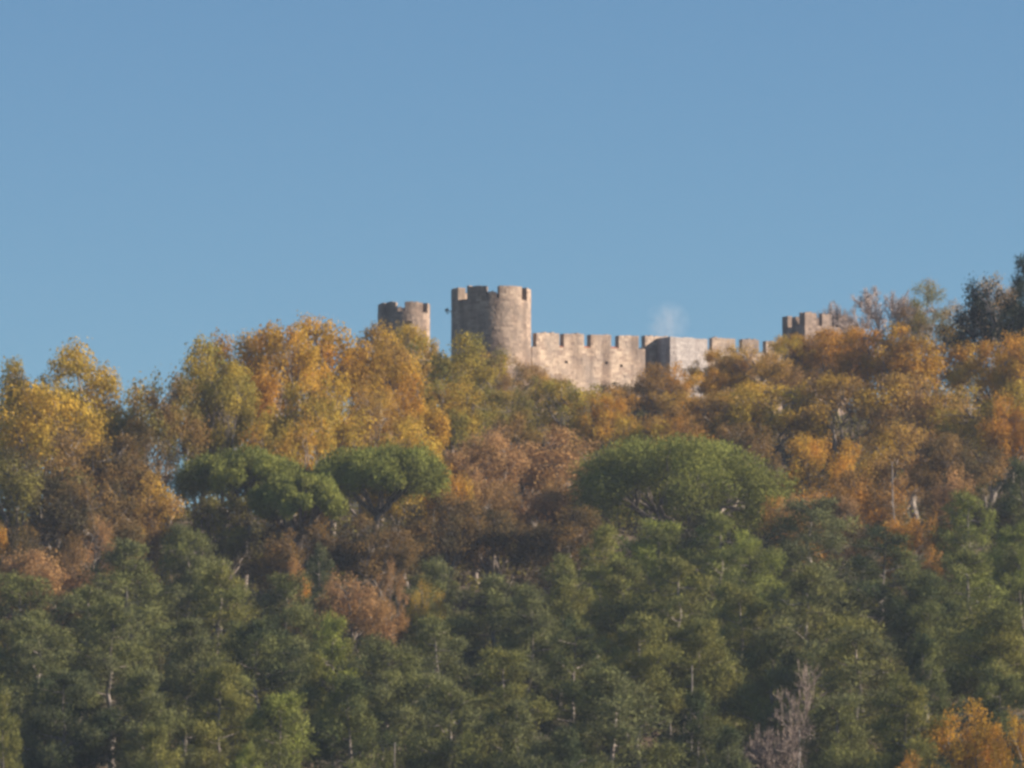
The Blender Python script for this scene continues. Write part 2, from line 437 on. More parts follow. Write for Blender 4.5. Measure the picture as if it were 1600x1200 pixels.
def leaf_cloud(clumps, per, size, rng, droop=.2):
    """clumps: rows of (x, y, z, rx, ry, rz); small leaf sprays spread through every clump, denser at its skin"""
    C = np.array(clumps); n = len(C)
    cnt = np.maximum(20, (per * (C[:, 3] * C[:, 4]) / np.mean(C[:, 3] * C[:, 4])).astype(int))
    idx = np.repeat(np.arange(n), cnt); N_ = len(idx)
    d = unit(rng.normal(size=(N_, 3))); r = rng.uniform(.0, 1, N_) ** .33
    r = r * (1 + .18 * rng.normal(size=N_))
    P = C[idx, :3] + d * r[:, None] * C[idx, 3:6]
    nrm = unit(d * 1.15 + rng.normal(size=(N_, 3)) * .5 + np.array([0, 0, .25]))
    a = unit(np.cross(nrm, rng.normal(size=(N_, 3)))); b = np.cross(nrm, a)
    s = rng.uniform(size[0], size[1], N_)[:, None]
    q = rng.uniform(.55, .95, N_)[:, None]
    bend = nrm * s * rng.uniform(-.3, .3, N_)[:, None]
    V = np.stack([P - a * s * .5, P - b * s * q * .5 + bend, P + a * s * .5, P + b * s * q * .5 + bend * .6], 1).reshape(-1, 3)
    F = np.arange(N_ * 4).reshape(-1, 4)
    ct = rng.uniform(0, 1, n)
    tone = np.clip(ct[idx] * .55 + rng.uniform(0, .45, N_), 0, 1)
    return V, F, tone

def needle_cloud(clumps, per, ln, wd, rng, up=.55, shell=1.0, rp=.5):
    C = np.array(clumps); n = len(C)
    cnt = np.maximum(20, (per * (C[:, 3] * C[:, 4]) / np.mean(C[:, 3] * C[:, 4])).astype(int))
    idx = np.repeat(np.arange(n), cnt); N_ = len(idx)
    d = unit(rng.normal(size=(N_, 3)) + np.array([0, 0, .15])); r = rng.uniform(0, 1, N_) ** rp
    r = r * (1 + .15 * rng.normal(size=N_))
    P = C[idx, :3] + d * r[:, None] * C[idx, 3:6]
    ax = unit(d * shell + np.array([0, 0, up]) + rng.normal(size=(N_, 3)) * .55)
    sd = unit(np.cross(ax, unit(d + .5 * rng.normal(size=(N_, 3)))))
    l = rng.uniform(.6, 1.3, N_)[:, None] * ln; w_ = rng.uniform(.6, 1.3, N_)[:, None] * wd
    V = np.stack([P - sd * w_ * .5, P + sd * w_ * .5, P + ax * l + sd * w_ * .15, P + ax * l - sd * w_ * .15], 1).reshape(-1, 3)
    F = np.arange(N_ * 4).reshape(-1, 4)
    ct = rng.uniform(0, 1, n)
    tone = np.clip(ct[idx] * .65 + rng.uniform(0, .35, N_), 0, 1)
    return V, F, tone

def curve(p, q, k, wob, rng, sag=0.0):
    p, q = np.array(p, float), np.array(q, float); t = np.linspace(0, 1, k)[:, None]
    L_ = np.linalg.norm(q - p)
    off = rng.normal(size=(k, 3)) * wob * L_ * np.sin(t * math.pi)
    c = p * (1 - t) + q * t + off
    c[:, 2] += sag * L_ * np.sin(t[:, 0] * math.pi)
    return c

PROTO = {}
def oak(key, seed, base=.25, nl=8, per=200, spread=1.0, nsub=8, size=(.10, .23), cr=(.07, .13)):
    rng = np.random.default_rng(seed); H, W = 12.0, 8.0
    ht = H * (base + .30); parts = []
    lean = rng.normal(size=2) * .5
    tr = curve((0, 0, -.6), (lean[0], lean[1], ht), 7, .03, rng)
    mb = MB(); mb.tube(tr, np.linspace(.26, .13, 7), 8); parts.append(("trunk", mb.mesh("trunk", M_BARK, True), None))
    cz = H * (base + 1) / 2; rz = H * (1 - base) / 2; clumps = []
    for i in range(nl):
        az = i * 2.39996 + rng.uniform(-.4, .4)
        e = -.35 + 1.25 * (i + .5) / nl + rng.uniform(-.12, .12)
        ce = math.sqrt(max(0.05, 1 - min(.98, e * e)))
        k = .62 * rng.uniform(.85, 1.12)
        end = np.array([lean[0] + math.cos(az) * W / 2 * ce * k * spread, lean[1] + math.sin(az) * W / 2 * ce * k * spread, cz + rz * e * .68])
        f = np.clip(.35 + .6 * i / nl + rng.uniform(-.05, .05), 0, 1)
        st = tr[min(6, int(round(f * 6)))]
        c = curve(st, end, 6, .06, rng, .08); mb = MB(); mb.tube(c, np.linspace(.12, .04, 6), 6)
        for j in range(nsub):
            o = unit(rng.normal(size=3)) * rng.uniform(.35, 1) * np.array([.24 * W * spread, .24 * W * spread, .13 * H])
            cc = end + o
            q = np.array([(cc[0] - lean[0]) / (W / 2), (cc[1] - lean[1]) / (W / 2), (cc[2] - cz) / rz]); m_ = np.linalg.norm(q)
            if m_ > .92: cc = np.array([lean[0], lean[1], cz]) + (cc - np.array([lean[0], lean[1], cz])) * .92 / m_
            r = W * rng.uniform(*cr)
            clumps.append((*cc, r * rng.uniform(.8, 1.2), r * rng.uniform(.8, 1.2), r * rng.uniform(.75, 1.25)))
            tw = curve(c[rng.integers(2, 6)], cc, 4, .08, rng); mb.tube(tw, [.045, .035, .025, .012], 4)
            for _ in range(3):
                mb.tube(curve(tw[2], cc + unit(rng.normal(size=3)) * r * 1.05, 3, .08, rng), [.02, .014, .006], 3)
        parts.append(("limb", mb.mesh("limb", M_BARK, True), "trunk"))
    V, F, t = leaf_cloud(clumps, per, size, rng)
    top = V[:, 2].max()
    parts.append(("crown", mesh_np("crown", V, F, M_LEAF, t), None))
    PROTO[key] = (parts, top, np.percentile(np.abs(V[:, 0] - lean[0]), 98) * 2)

def pine(key, seed, base=.35, per=150, nb=21, shape=.6, puff=(.48, .85), ln=.24, wd=.06, flat=1.1):
    rng = np.random.default_rng(seed); H, W = 13.0, 6.5; parts = []
    lean = rng.normal(size=2) * .35
    tr = curve((0, 0, -.6), (lean[0], lean[1], H * .95), 9, .012, rng)
    mb = MB(); mb.tube(tr, np.linspace(.20, .035, 9), 8); parts.append(("trunk", mb.mesh("trunk", M_PBARK, True), None))
    clumps = []; nwh = 6; groups = [MB() for _ in range(nwh)]
    for i in range(nb):
        t = (i + .5) / nb; z = H * (base + (1 - base) * t * .96)
        L_ = W / 2 * ((1 - t) ** shape * .92 + .10) * rng.uniform(.6, 1.12) * min(1, .55 + t * 2.2)
        az = i * 2.39996 + rng.uniform(-.5, .5)
        fz = z / (H * .95) * 8; k = min(7, int(fz)); st = tr[k] * (1 - (fz - k)) + tr[k + 1] * (fz - k) if k < 8 else tr[8]
        rise = rng.uniform(.1, .45) * L_
        end = st + np.array([math.cos(az) * L_, math.sin(az) * L_, rise])
        c = curve(st, end, 5, .04, rng, -.05); g = groups[min(nwh - 1, int(t * nwh))]
        g.tube(c, np.linspace(.055, .018, 5), 5)
        npf = 3 + int(L_ > 1.6) + int(L_ > 2.4) * 2
        for j in range(npf):
            s = .35 + .65 * (j + .5) / npf; p = c[0] * (1 - s) + c[-1] * s
            o = rng.normal(size=3) * np.array([.38, .38, .16]) * (.5 + L_ * .22)
            r = rng.uniform(*puff) * (.8 + .12 * L_)
            cc = p + o + np.array([0, 0, .12])
            clumps.append((*cc, r, r, r * flat * rng.uniform(.8, 1.1)))
            g.tube(curve(p, cc, 3, .05, rng), [.025, .018, .01], 3)
    for j in range(3):
        clumps.append((*(tr[-1] + rng.normal(size=3) * .25), .42, .42, .6))
    for g in groups: parts.append(("branch_whorl", g.mesh("branch_whorl", M_PBARK, True), "trunk"))
    V, F, t = needle_cloud(clumps, per, ln, wd, rng, up=.45, shell=.35, rp=.42)
    parts.append(("crown", mesh_np("crown", V, F, M_NEEDLE, t), None))
    PROTO[key] = (parts, V[:, 2].max(), np.percentile(np.abs(V[:, 0] - lean[0]), 98) * 2)

def umbrella(key, seed, W, thick, H, skew=0.0, lobes=60, per=900):
    rng = np.random.default_rng(seed); parts = []
    fork = np.array([0, 0, H - thick - 1.6])
    tr = curve((0, 0, -.6), fork, 6, .02, rng); mb = MB(); mb.tube(tr, np.linspace(.34, .26, 6), 9)
    parts.append(("trunk", mb.mesh("trunk", M_BARK, True), None))
    clumps = []; ends = []
    for i in range(lobes):
        hh = 1 - (i + .5) / lobes; r = math.sqrt(1 - hh * hh); az = i * 2.39996 + rng.uniform(-.3, .3)
        x, y = math.cos(az) * r, math.sin(az) * r
        pr = rng.uniform(.065, .12) * W; k = rng.uniform(.78, 1.0)
        z = H - thick + (thick - pr * .5) * hh ** .8 * k - skew * x * thick * .4
        cc = np.array([x * (W / 2 - pr * .7) * k, y * (W / 2 - pr * .7) * k, z]); ends.append(cc)
        clumps.append((*cc, pr, pr, pr * .8))
    nl = 9; groups = [MB() for _ in range(nl)]
    for i, g in enumerate(groups):
        az = i * 2 * math.pi / nl
        mid = fork + np.array([math.cos(az) * W * .2, math.sin(az) * W * .2, 1.5 + thick * .12])
        g.tube(curve(fork, mid, 5, .04, rng, -.05), np.linspace(.17, .11, 5), 7)
        for e in ends:
            if int(((math.atan2(e[1], e[0]) / (2 * math.pi)) % 1) * nl) == i:
                g.tube(curve(mid, e, 5, .04, rng, .05), np.linspace(.08, .03, 5), 5)
        parts.append(("limb", g.mesh("limb", M_BARK, True), "trunk"))
    V, F, t = needle_cloud(clumps, per, .22, .09, rng, up=.25, shell=.1, rp=.25)
    parts.append(("crown", mesh_np("crown", V, F, M_NEEDLE, t), None))
    PROTO[key] = (parts, V[:, 2].max(), np.percentile(np.abs(V[:, 0]), 99) * 2)

def bare(key, seed, mat, base=.2, nmain=12, depth=4, leaves=0):
    rng = np.random.default_rng(seed); H, W = 12.0, 8.0; parts = []
    tr = curve((0, 0, -.6), (rng.normal() * .3, rng.normal() * .3, H * .5), 6, .02, rng)
    mb = MB(); mb.tube(tr, np.linspace(.24, .13, 6), 8); parts.append(("trunk", mb.mesh("trunk", mat, True), None))
    mx = [0.0, 0.0]; tips = []
    def grow(g, p, d, l, r, dep):
        q = p + d * l
        c = curve(p, q, 4, .05, rng); g.tube(c, np.linspace(r, r * .6, 4), 4 if dep > 1 else 3)
        mx[0] = max(mx[0], q[2]); mx[1] = max(mx[1], abs(q[0]))
        if dep == 0: tips.append(q); return
        for _ in range(4 if dep > 1 else 5):
            nd = unit(d + rng.normal(size=3) * .42 + np.array([0, 0, .16]))
            grow(g, c[rng.integers(1, 4)] if dep < depth and rng.random() < .5 else q, nd, l * rng.uniform(.55, .8), max(.024, r * .55), dep - 1)
    for i in range(nmain):
        az = i * 2.39996; f = .4 + .6 * i / nmain; st = tr[int(round(f * 5))]
        e = .5 + .9 * i / nmain
        d = unit(np.array([math.cos(az), math.sin(az), e * 1.3])); g = MB()
        grow(g, st, d, 2.3 * rng.uniform(.8, 1.1), .09, depth)
        parts.append(("limb", g.mesh("limb", mat, True), "trunk"))
    if leaves:
        C = [(*tips[k], .22, .22, .22) for k in rng.integers(0, len(tips), leaves)]
        V, F, t = leaf_cloud(C, 20, (.1, .2), rng)
        parts.append(("crown", mesh_np("crown", V, F, M_LEAF, t), None))
    PROTO[key] = (parts, mx[0], float(np.percentile(np.abs(np.array(tips)[:, 0]), 92)) * 2)

def snag(key, seed):
    rng = np.random.default_rng(seed); H = 12.0; parts = []
    tr = curve((0, 0, -.6), (rng.normal() * .25, 0, H), 9, .008, rng)
    mb = MB(); mb.tube(tr, np.linspace(.13, .04, 9), 8); parts.append(("trunk", mb.mesh("trunk", M_PALE, True), None))
    for i in range(7):
        st = tr[3 + i % 4]; az = rng.uniform(0, 6.28); l = rng.uniform(.4, 1.3)
        e = st + np.array([math.cos(az) * l, math.sin(az) * l, rng.uniform(-.1, .6) * l]); g = MB()
        c = curve(st, e, 5, .07, rng, .08); g.tube(c, [.05, .045, .035, .025, .012], 5)
        g.tube(curve(c[2], c[2] + rng.normal(size=3) * .35, 3, .08, rng), [.02, .015, .01], 3)
        parts.append(("limb", g.mesh("limb", M_PALE, True), "trunk"))
    PROTO[key] = (parts, H, 2.5)

for i in range(7): oak(f"oak{i}", 100 + i, base=[.22, .28, .2, .3, .25, .18, .26][i])
for i in range(3): oak(f"thin{i}", 140 + i, base=.2, per=180, nsub=8, size=(.08, .17), cr=(.065, .12))
for i in range(2): oak(f"bush{i}", 150 + i, base=.02, nl=7, per=190)
for i in range(7): pine(f"pine{i}", 200 + i, base=[.30, .38, .25, .42, .33, .28, .36][i], shape=[.5, .38, .6, .42, .5, .34, .55][i], per=230)
for i in range(2): pine(f"tuft{i}", 230 + i, base=.12, nb=30, shape=.45, puff=(.5, .8), per=190)
umbrella("umb0", 300, 11.5, 2.5, 12.0, .1, 44)
umbrella("umb1", 301, 12.5, 2.9, 12.0, -.2, 48)
umbrella("umb2", 302, 17.0, 6.1, 13.5, .3, 62)
umbrella("umb3", 303, 8.0, 2.3, 10.0, .1, 34)
bare("bare0", 400, M_TWIG); bare("bare1", 401, M_PINK)
snag("snag0", 500); snag("snag1", 501)

def plant(key, name, cat, px, row, D, wpx, c1, c2, label, group=None, yaw=None):
    """stand one tree on the hillside: its top reaches the given line of sight, its crown has the given width"""
    parts, ph, pw = PROTO[key]
    top = at(px, row, D); gz = float(ground(top[0], D))
    h = top[2] - gz; sz = h / ph; sx = (wpx / FPX * D) / pw
    if name == 'autumn_oak' and D > 448: sx = max(sx * 1.08, .66 * sz)
    HTS.append((round(h, 1), round(sx / sz, 2), label[:50], key))
    root = empty(name, (top[0], D, gz)); tag(root, label, cat, group)
    root.rotation_euler = (0, 0, rnd.uniform(0, 6.28) if yaw is None else yaw); root.scale = (sx, sx, sz)
    trunk = None
    for n_, me, par in parts:
        o = bpy.data.objects.new(n_, me); COL.objects.link(o)
        o.parent = trunk if par else root
        if n_ == "trunk": trunk = o
        if n_ == "crown":
            o.color = (*c1, 1); o["second_tint"] = [float(v) for v in c2]
    return root
HTS = []

# leaf colours; the umber has the shade of the wood put into it
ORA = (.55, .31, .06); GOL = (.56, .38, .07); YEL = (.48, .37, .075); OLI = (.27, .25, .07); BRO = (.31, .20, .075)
PNK = (.48, .30, .15); GRE = (.15, .17, .06); DGR = (.035, .05, .028); RED = (.50, .265, .055); TAN = (.40, .26, .12); SHADE_UMB = (.105, .09, .05)
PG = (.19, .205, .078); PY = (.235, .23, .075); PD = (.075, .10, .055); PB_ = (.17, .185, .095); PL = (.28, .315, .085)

GO = "autumn trees on the hill below the castle"; GP = "pines on the lower slope"
def O(key, px, row, D, w_, c1, c2, label): plant(key, "autumn_oak", "tree", px, row, D, w_, c1, c2, label, GO)
def P(key, px, row, D, w_, c1, c2, label): plant(key, "pine_tree", "pine tree", px, row, D, w_ * 1.02, c1, c2, label, GP)

# --- skyline and upper slope, from left to right
O("thin0", 22, 572, 506, 120, TAN, OLI, "thin twiggy tree at the left edge of the skyline")
O("oak6", 135, 521, 502, 170, GOL, YEL, "tall ragged yellow-brown tree highest on the far left skyline")
O("oak3", 62, 545, 504, 110, OLI, GOL, "loose olive-brown tree below left of the ragged tall one")
O("oak0", 85, 592, 486, 190, GOL, YEL, "broad golden tree with sunny top in front of the ragged skyline tree")
O("oak1", 178, 645, 470, 190, BRO, SHADE_UMB, "dark brown tree in shade under the broad golden crown")
O("oak2", 50, 690, 462, 170, SHADE_UMB, OLI, "dark olive tree with a few yellow leaves near the left edge")
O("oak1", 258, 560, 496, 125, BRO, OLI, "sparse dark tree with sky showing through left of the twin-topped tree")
O("thin0", 235, 660, 472, 110, SHADE_UMB, BRO, "thin dark brown tree beside the patch of sky")
O("oak3", 318, 516, 506, 120, OLI, YEL, "olive tree with a knobbly top standing against the sky")
O("oak5", 345, 555, 502, 130, YEL, OLI, "loose yellow-olive tree with sky gaps low in its crown")
O("oak4", 388, 508, 514, 110, ORA, GOL, "pinkish orange tree top on the skyline left of the golden one")
O("oak5", 452, 500, 512, 120, GOL, ORA, "orange-gold tree on the skyline with a full rounded crown")
O("oak0", 520, 486, 524, 150, ORA, GOL, "highest golden orange tree on the skyline left of small tower")
O("oak2", 592, 493, 527, 130, GOL, BRO, "golden-brown tree just left of the small round tower")
O("oak1", 470, 572, 500, 150, YEL, GOL, "yellow-olive tree beneath the skyline gold ones")
O("bush0", 450, 632, 478, 105, ORA, YEL, "bright orange-yellow low tree above the left umbrella pine")
O("thin0", 560, 590, 508, 140, GOL, TAN, "golden tree with pale bare stems showing beneath")
O("oak6", 625, 545, 515, 115, ORA, GOL, "tree with hanging orange clusters below the small tower")
O("oak3", 683, 511, 548, 135, OLI, YEL, "olive-green tree between the two round towers")
O("oak0", 655, 500, 560, 80, GOL, YEL, "yellow-green treetop overlapping the base of the small tower")
O("oak1", 768, 538, 565, 95, TAN, GOL, "tan-gold tree against the shaded face of the large tower")
O("oak4", 700, 585, 522, 125, OLI, GOL, "mottled green and orange tree under the olive one")
O("bush1", 640, 645, 492, 140, YEL, GOL, "low golden tree above the middle umbrella pine")
O("thin2", 745, 536, 560, 95, BRO, OLI, "slender brown-olive tree in front of the large tower base")
O("thin1", 800, 556, 556, 95, TAN, OLI, "twiggy tan tree by the sunlit foot of the large tower")
O("oak6", 770, 600, 530, 130, BRO, OLI, "brown-olive tree directly below the large round tower")
O("oak2", 850, 566, 572, 75, TAN, GOL, "small twiggy tan tree against the left end of the pale wall")
O("oak5", 885, 588, 545, 150, YEL, OLI, "rounded yellow-olive tree below the pale curtain wall")
O("oak0", 940, 612, 534, 100, ORA, YEL, "orange-yellow tree sloping down right of the rounded one")
O("bush0", 1005, 638, 512, 60, YEL, ORA, "narrow yellow tree standing behind the big umbrella pine")
O("bush0", 985, 588, 572, 95, SHADE_UMB, BRO, "dark brown bush at the foot of the pale wall")  # added bush, coloured dark in place of a tree's shadow on the wall
O("bush1", 935, 601, 556, 130, BRO, ORA, "low brown-orange tree hiding the foot of the pale wall")
O("oak3", 820, 655, 504, 180, PNK, TAN, "wide russet tree left of the big umbrella pine")
O("bush0", 765, 735, 488, 110, TAN, BRO, "low brown tree filling the slope under the russet crowns")
O("bush1", 860, 742, 486, 110, PNK, BRO, "low russet tree hugging the left flank of the big umbrella pine")
O("oak2", 745, 672, 498, 150, TAN, PNK, "brown-orange tree right of the middle umbrella pine")
O("bush1", 693, 706, 478, 70, ORA, YEL, "small bright orange tree beside the middle umbrella pine")
O("bush0", 1058, 604, 558, 100, BRO, GOL, "low brown bush under the grey square tower")
O("bush1", 1100, 572, 570, 80, GOL, ORA, "golden bush between grey square tower and farther curtain wall")
O("oak4", 1036, 562, 566, 80, ORA, BRO, "orange-brown tree at the left foot of the grey square tower")
O("oak6", 1122, 541, 574, 95, GOL, ORA, "golden tree covering the right side of grey square tower")
O("oak1", 1180, 537, 574, 125, GOL, TAN, "tan and gold tree in front of the farther curtain wall")
O("oak5", 1228, 518, 590, 85, YEL, ORA, "small yellow tree at the foot of the far square tower")
O("oak2", 1292, 506, 590, 125, ORA, RED, "orange tree overlapping the right side of far square tower")
O("oak0", 1368, 506, 566, 125, RED, ORA, "reddish orange tree beneath the bare grey tree")
O("oak3", 1450, 496, 562, 130, ORA, GOL, "bright orange skyline tree left of the dark evergreen")
O("oak1", 1535, 513, 548, 130, GOL, ORA, "amber tree below the dark evergreen on the right")
O("oak4", 1600, 515, 545, 100, ORA, GOL, "orange tree cut by the right edge under the dark pine")
O("oak6", 1100, 612, 532, 160, ORA, BRO, "rust-brown tree midway up, above the big umbrella pine")
O("oak0", 1215, 592, 530, 165, YEL, GOL, "large yellow-olive tree above right end of big umbrella pine")
O("oak5", 1318, 580, 528, 160, GOL, BRO, "brownish gold tree in the middle of the right slope")
O("oak2", 1425, 572, 525, 165, GOL, TAN, "ochre tree with upright sprays on the right slope")
O("oak3", 1540, 585, 516, 150, YEL, BRO, "olive-gold tree near the right edge below amber crowns")
O("oak1", 1602, 600, 508, 90, ORA, RED, "orange-red tree at the right edge halfway up the wood")
O("oak4", 1045, 640, 512, 120, BRO, RED, "shaded rust tree right behind the top of big umbrella pine")
O("oak5", 1160, 655, 508, 120, BRO, SHADE_UMB, "dark brown tree behind right shoulder of big umbrella pine")
O("bush0", 1288, 660, 492, 105, ORA, GOL, "vivid orange upright tree right of the big umbrella pine")
O("oak6", 1395, 650, 500, 150, TAN, GOL, "ochre tree on the right slope above the straight grey trunk")
plant("snag0", "dead_trunk", "tree trunk", 1397, 722, 470, 42, BRO, BRO, "straight grey trunk standing clear in shade on the right slope")
O("bush1", 1145, 598, 560, 120, BRO, GOL, "brown-gold bush low in front of the farther curtain wall")
O("bush0", 1180, 562, 590, 120, GOL, ORA, "low golden bush against the foot of the farther curtain wall")
O("bush1", 1295, 548, 602, 120, ORA, BRO, "orange bush close under the far square tower")
O("oak0", 1495, 668, 496, 140, BRO, SHADE_UMB, "dark brown tree with pinkish sprays near the right edge")
O("bush1", 1490, 718, 476, 90, PNK, BRO, "small pinkish brown tree in shade near the right edge")
O("oak2", 1350, 725, 480, 110, RED, BRO, "low rust-red tree left of the straight grey trunk")
# --- middle band, its shade put into the darker leaf tints
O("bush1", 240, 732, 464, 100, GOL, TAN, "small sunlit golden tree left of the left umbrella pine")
O("oak4", 145, 740, 458, 150, SHADE_UMB, BRO, "dark shaded tree in the left middle of the wood")
O("oak5", 350, 770, 466, 150, SHADE_UMB, OLI, "dark brown tree speckled yellow under the left umbrella pine")
O("oak6", 475, 790, 462, 140, BRO, SHADE_UMB, "brown tree with yellow sprays under middle umbrella pines")
O("oak3", 590, 800, 462, 130, SHADE_UMB, BRO, "dark brown tree under the middle umbrella pine")
O("oak0", 690, 765, 470, 130, SHADE_UMB, BRO, "dark tree dotted with orange left of the russet crowns")
O("oak1", 790, 775, 472, 150, SHADE_UMB, BRO, "dim brown tree beneath the wide russet crown")
O("oak2", 885, 785, 468, 120, SHADE_UMB, BRO, "dark tree under the left side of big umbrella pine")
O("bush0", 25, 800, 446, 100, SHADE_UMB, ORA, "dark tree with orange sprays at left edge over the pines")
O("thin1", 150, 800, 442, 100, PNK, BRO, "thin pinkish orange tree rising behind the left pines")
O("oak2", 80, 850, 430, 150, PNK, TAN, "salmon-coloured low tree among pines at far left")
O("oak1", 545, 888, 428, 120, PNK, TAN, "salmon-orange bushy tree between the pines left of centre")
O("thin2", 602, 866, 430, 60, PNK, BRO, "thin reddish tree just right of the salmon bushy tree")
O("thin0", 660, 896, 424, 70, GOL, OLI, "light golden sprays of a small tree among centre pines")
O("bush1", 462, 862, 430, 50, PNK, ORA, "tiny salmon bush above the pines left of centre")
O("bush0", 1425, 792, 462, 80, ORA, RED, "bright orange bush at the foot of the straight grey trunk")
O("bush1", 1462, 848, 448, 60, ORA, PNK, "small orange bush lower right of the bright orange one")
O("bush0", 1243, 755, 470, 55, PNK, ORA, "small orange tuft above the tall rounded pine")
O("oak5", 1300, 770, 474, 110, SHADE_UMB, PNK, "dark brown tree between orange tuft and grey trunk")
O("oak6", 1090, 790, 470, 150, SHADE_UMB, DGR, "very dark tree under right half of big umbrella pine")
O("oak3", 1560, 740, 474, 110, SHADE_UMB, GRE, "dark brown-green tree at right edge behind the pines")
O("bush1", 1500, 1088, 352, 130, ORA, GOL, "orange bushy tree in the bottom right corner")
O("bush0", 1585, 1096, 350, 95, GOL, ORA, "golden-orange tree touching the bottom right edge")
O("bush1", 1420, 1170, 338, 90, ORA, BRO, "low orange bush on the bottom edge at right")

# --- skyline, right end
plant("bare0", "bare_tree", "tree", 1372, 446, 600, 145, BRO, BRO, "bare grey-violet tree on the skyline right of far tower", GO)
plant("bare0", "bare_tree", "tree", 1308, 468, 630, 70, BRO, BRO, "smaller bare tree rising behind the far square tower", GO, 2.0)
plant("thin1", "autumn_oak", "tree", 1468, 432, 596, 110, OLI, TAN, "grey-olive thinning tree between bare tree and evergreen", GO)
plant("thin0", "autumn_oak", "tree", 1562, 420, 590, 100, TAN, GOL, "yellow-tipped tree behind the dark evergreen on the skyline", GO)
plant("oak1", "evergreen_oak", "tree", 1556, 430, 566, 150, (.025, .04, .03), (.05, .065, .03), "dark evergreen tree on the skyline near the right edge")
plant("tuft0", "pine_tree", "pine tree", 1606, 392, 562, 90, (.03, .05, .035), (.04, .06, .035), "nearly black pine leaning in at the right skyline edge")

# --- umbrella pines
UG = (.20, .225, .065); UG2 = (.26, .275, .075)
def U(key, px, row, D, wpx, label, yaw=0.0):
    plant(key, "umbrella_pine", "pine tree", px, row, D, wpx, UG, UG2, label, "umbrella pines in the middle of the wood", yaw)
U("umb0", 385, 690, 470, 212, "pale green umbrella pine farthest left")
U("umb3", 468, 733, 462, 150, "low dark umbrella pine squeezed between two rounder ones", .6)
U("umb1", 590, 688, 472, 215, "dark green umbrella pine just left of centre")
U("umb2", 1068, 670, 480, 335, "largest umbrella pine with a broad lumpy dome")

# --- pines: upper row
P("pine0", 35, 888, 412, 150, PG, PB_, "pine at the left edge beneath the salmon tree")
P("pine1", 120, 905, 406, 140, PB_, PG, "grey-green pine right below the salmon tree")
P("pine2", 205, 838, 430, 150, PG, PB_, "pine under the small sunlit golden tree")
P("pine3", 298, 812, 438, 105, PG, PB_, "pine with a narrow top rising into the left shade")
P("tuft0", 345, 880, 420, 140, PG, PY, "round pine with yellow tips left of the salmon bush")
P("pine4", 445, 888, 414, 140, PB_, PG, "grey-green pine directly left of the salmon bushy tree")
P("pine5", 505, 846, 438, 85, PB_, PD, "dull green pine behind the salmon bushy tree")
P("pine6", 683, 862, 436, 125, PB_, PG, "pine with a pointed top behind the golden sprays")
P("pine0", 765, 893, 424, 135, PG, PB_, "pine right of the golden sprays in the centre")
P("tuft1", 925, 812, 440, 115, PL, PY, "bright yellow-green pine below left end of big umbrella pine")
P("tuft0", 1028, 803, 446, 130, PL, PG, "domed yellow-green pine centred under the big umbrella pine")
P("tuft1", 1130, 793, 446, 120, PL, PG, "yellow-green pine below right end of big umbrella pine")
P("pine2", 868, 862, 430, 110, PG, PY, "pine stepping down left of the bright yellow-green one")
P("tuft0", 1268, 772, 456, 165, PB_, PG, "tall rounded pine under the small orange tuft")
P("pine4", 965, 866, 424, 150, PG, PY, "mid-green pine in front of the yellow-green domes")
P("tuft1", 1065, 862, 422, 150, PY, PG, "olive pine with a flat top in the right centre")
P("pine1", 1185, 832, 436, 110, PG, PL, "slim pine left of the tall rounded one")
P("pine5", 1365, 812, 446, 170, PD, PG, "dark broad pine beneath the straight grey trunk")
P("tuft1", 1512, 762, 462, 120, PL, PG, "light green pine in the gap near the right edge")
P("tuft0", 1595, 708, 470, 90, PG, PD, "pine highest on the slope at the right edge")
P("pine3", 1590, 808, 448, 100, PL, PG, "leafy pine touching the right edge above the wide one")
P("tuft1", 1535, 850, 430, 165, PG, PL, "wide pine by the right edge below the light green one")
P("tuft0", 1155, 902, 408, 120, PY, PG, "pine with yellowish tips right of centre")
P("tuft1", 1262, 872, 404, 200, PY, PB_, "very large olive pine filling the right centre")
P("pine6", 825, 905, 414, 130, PB_, PG, "shaggy pine near the centre beneath the stepped one")
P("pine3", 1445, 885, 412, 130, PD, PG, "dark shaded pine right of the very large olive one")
# --- pines: middle row
P("tuft0", 60, 958, 394, 150, PG, PB_, "broad pine in the left third, a row below the edge pine")
P("pine2", 178, 930, 400, 150, PB_, PG, "dense pine left of the round yellow-tipped one")
P("pine4", 290, 958, 394, 150, PG, PB_, "pine above the dead branch on the left")
P("pine1", 395, 955, 388, 150, PG, PD, "full pine in front of the grey-green pair")
P("pine6", 520, 945, 396, 105, PL, PY, "yellow-green slender pine under the salmon bushy tree")
P("pine3", 605, 985, 386, 140, PB_, PG, "pine below the reddish thin tree")
P("tuft1", 700, 955, 392, 150, PG, PB_, "bushy pine below the golden sprays")
P("pine0", 790, 1005, 380, 130, PY, PG, "olive-brown tinged pine in the lower centre")
P("pine5", 885, 955, 394, 140, PG, PD, "pine left of the group of pale trunks")
P("pine3", 1000, 950, 388, 150, PY, PG, "high-crowned pine over the group of pale trunks")
P("pine1", 1105, 955, 390, 130, PG, PY, "pine right above the fallen pale branch")
P("pine4", 1205, 975, 380, 140, PB_, PG, "pine behind the pinkish bare tree")
P("tuft0", 1335, 955, 378, 180, PY, PB_, "massive pine sloping down to the right")
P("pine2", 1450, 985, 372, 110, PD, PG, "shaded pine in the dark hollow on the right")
P("pine3", 1560, 935, 392, 150, PG, PY, "tall pine with bare pale trunk at right")
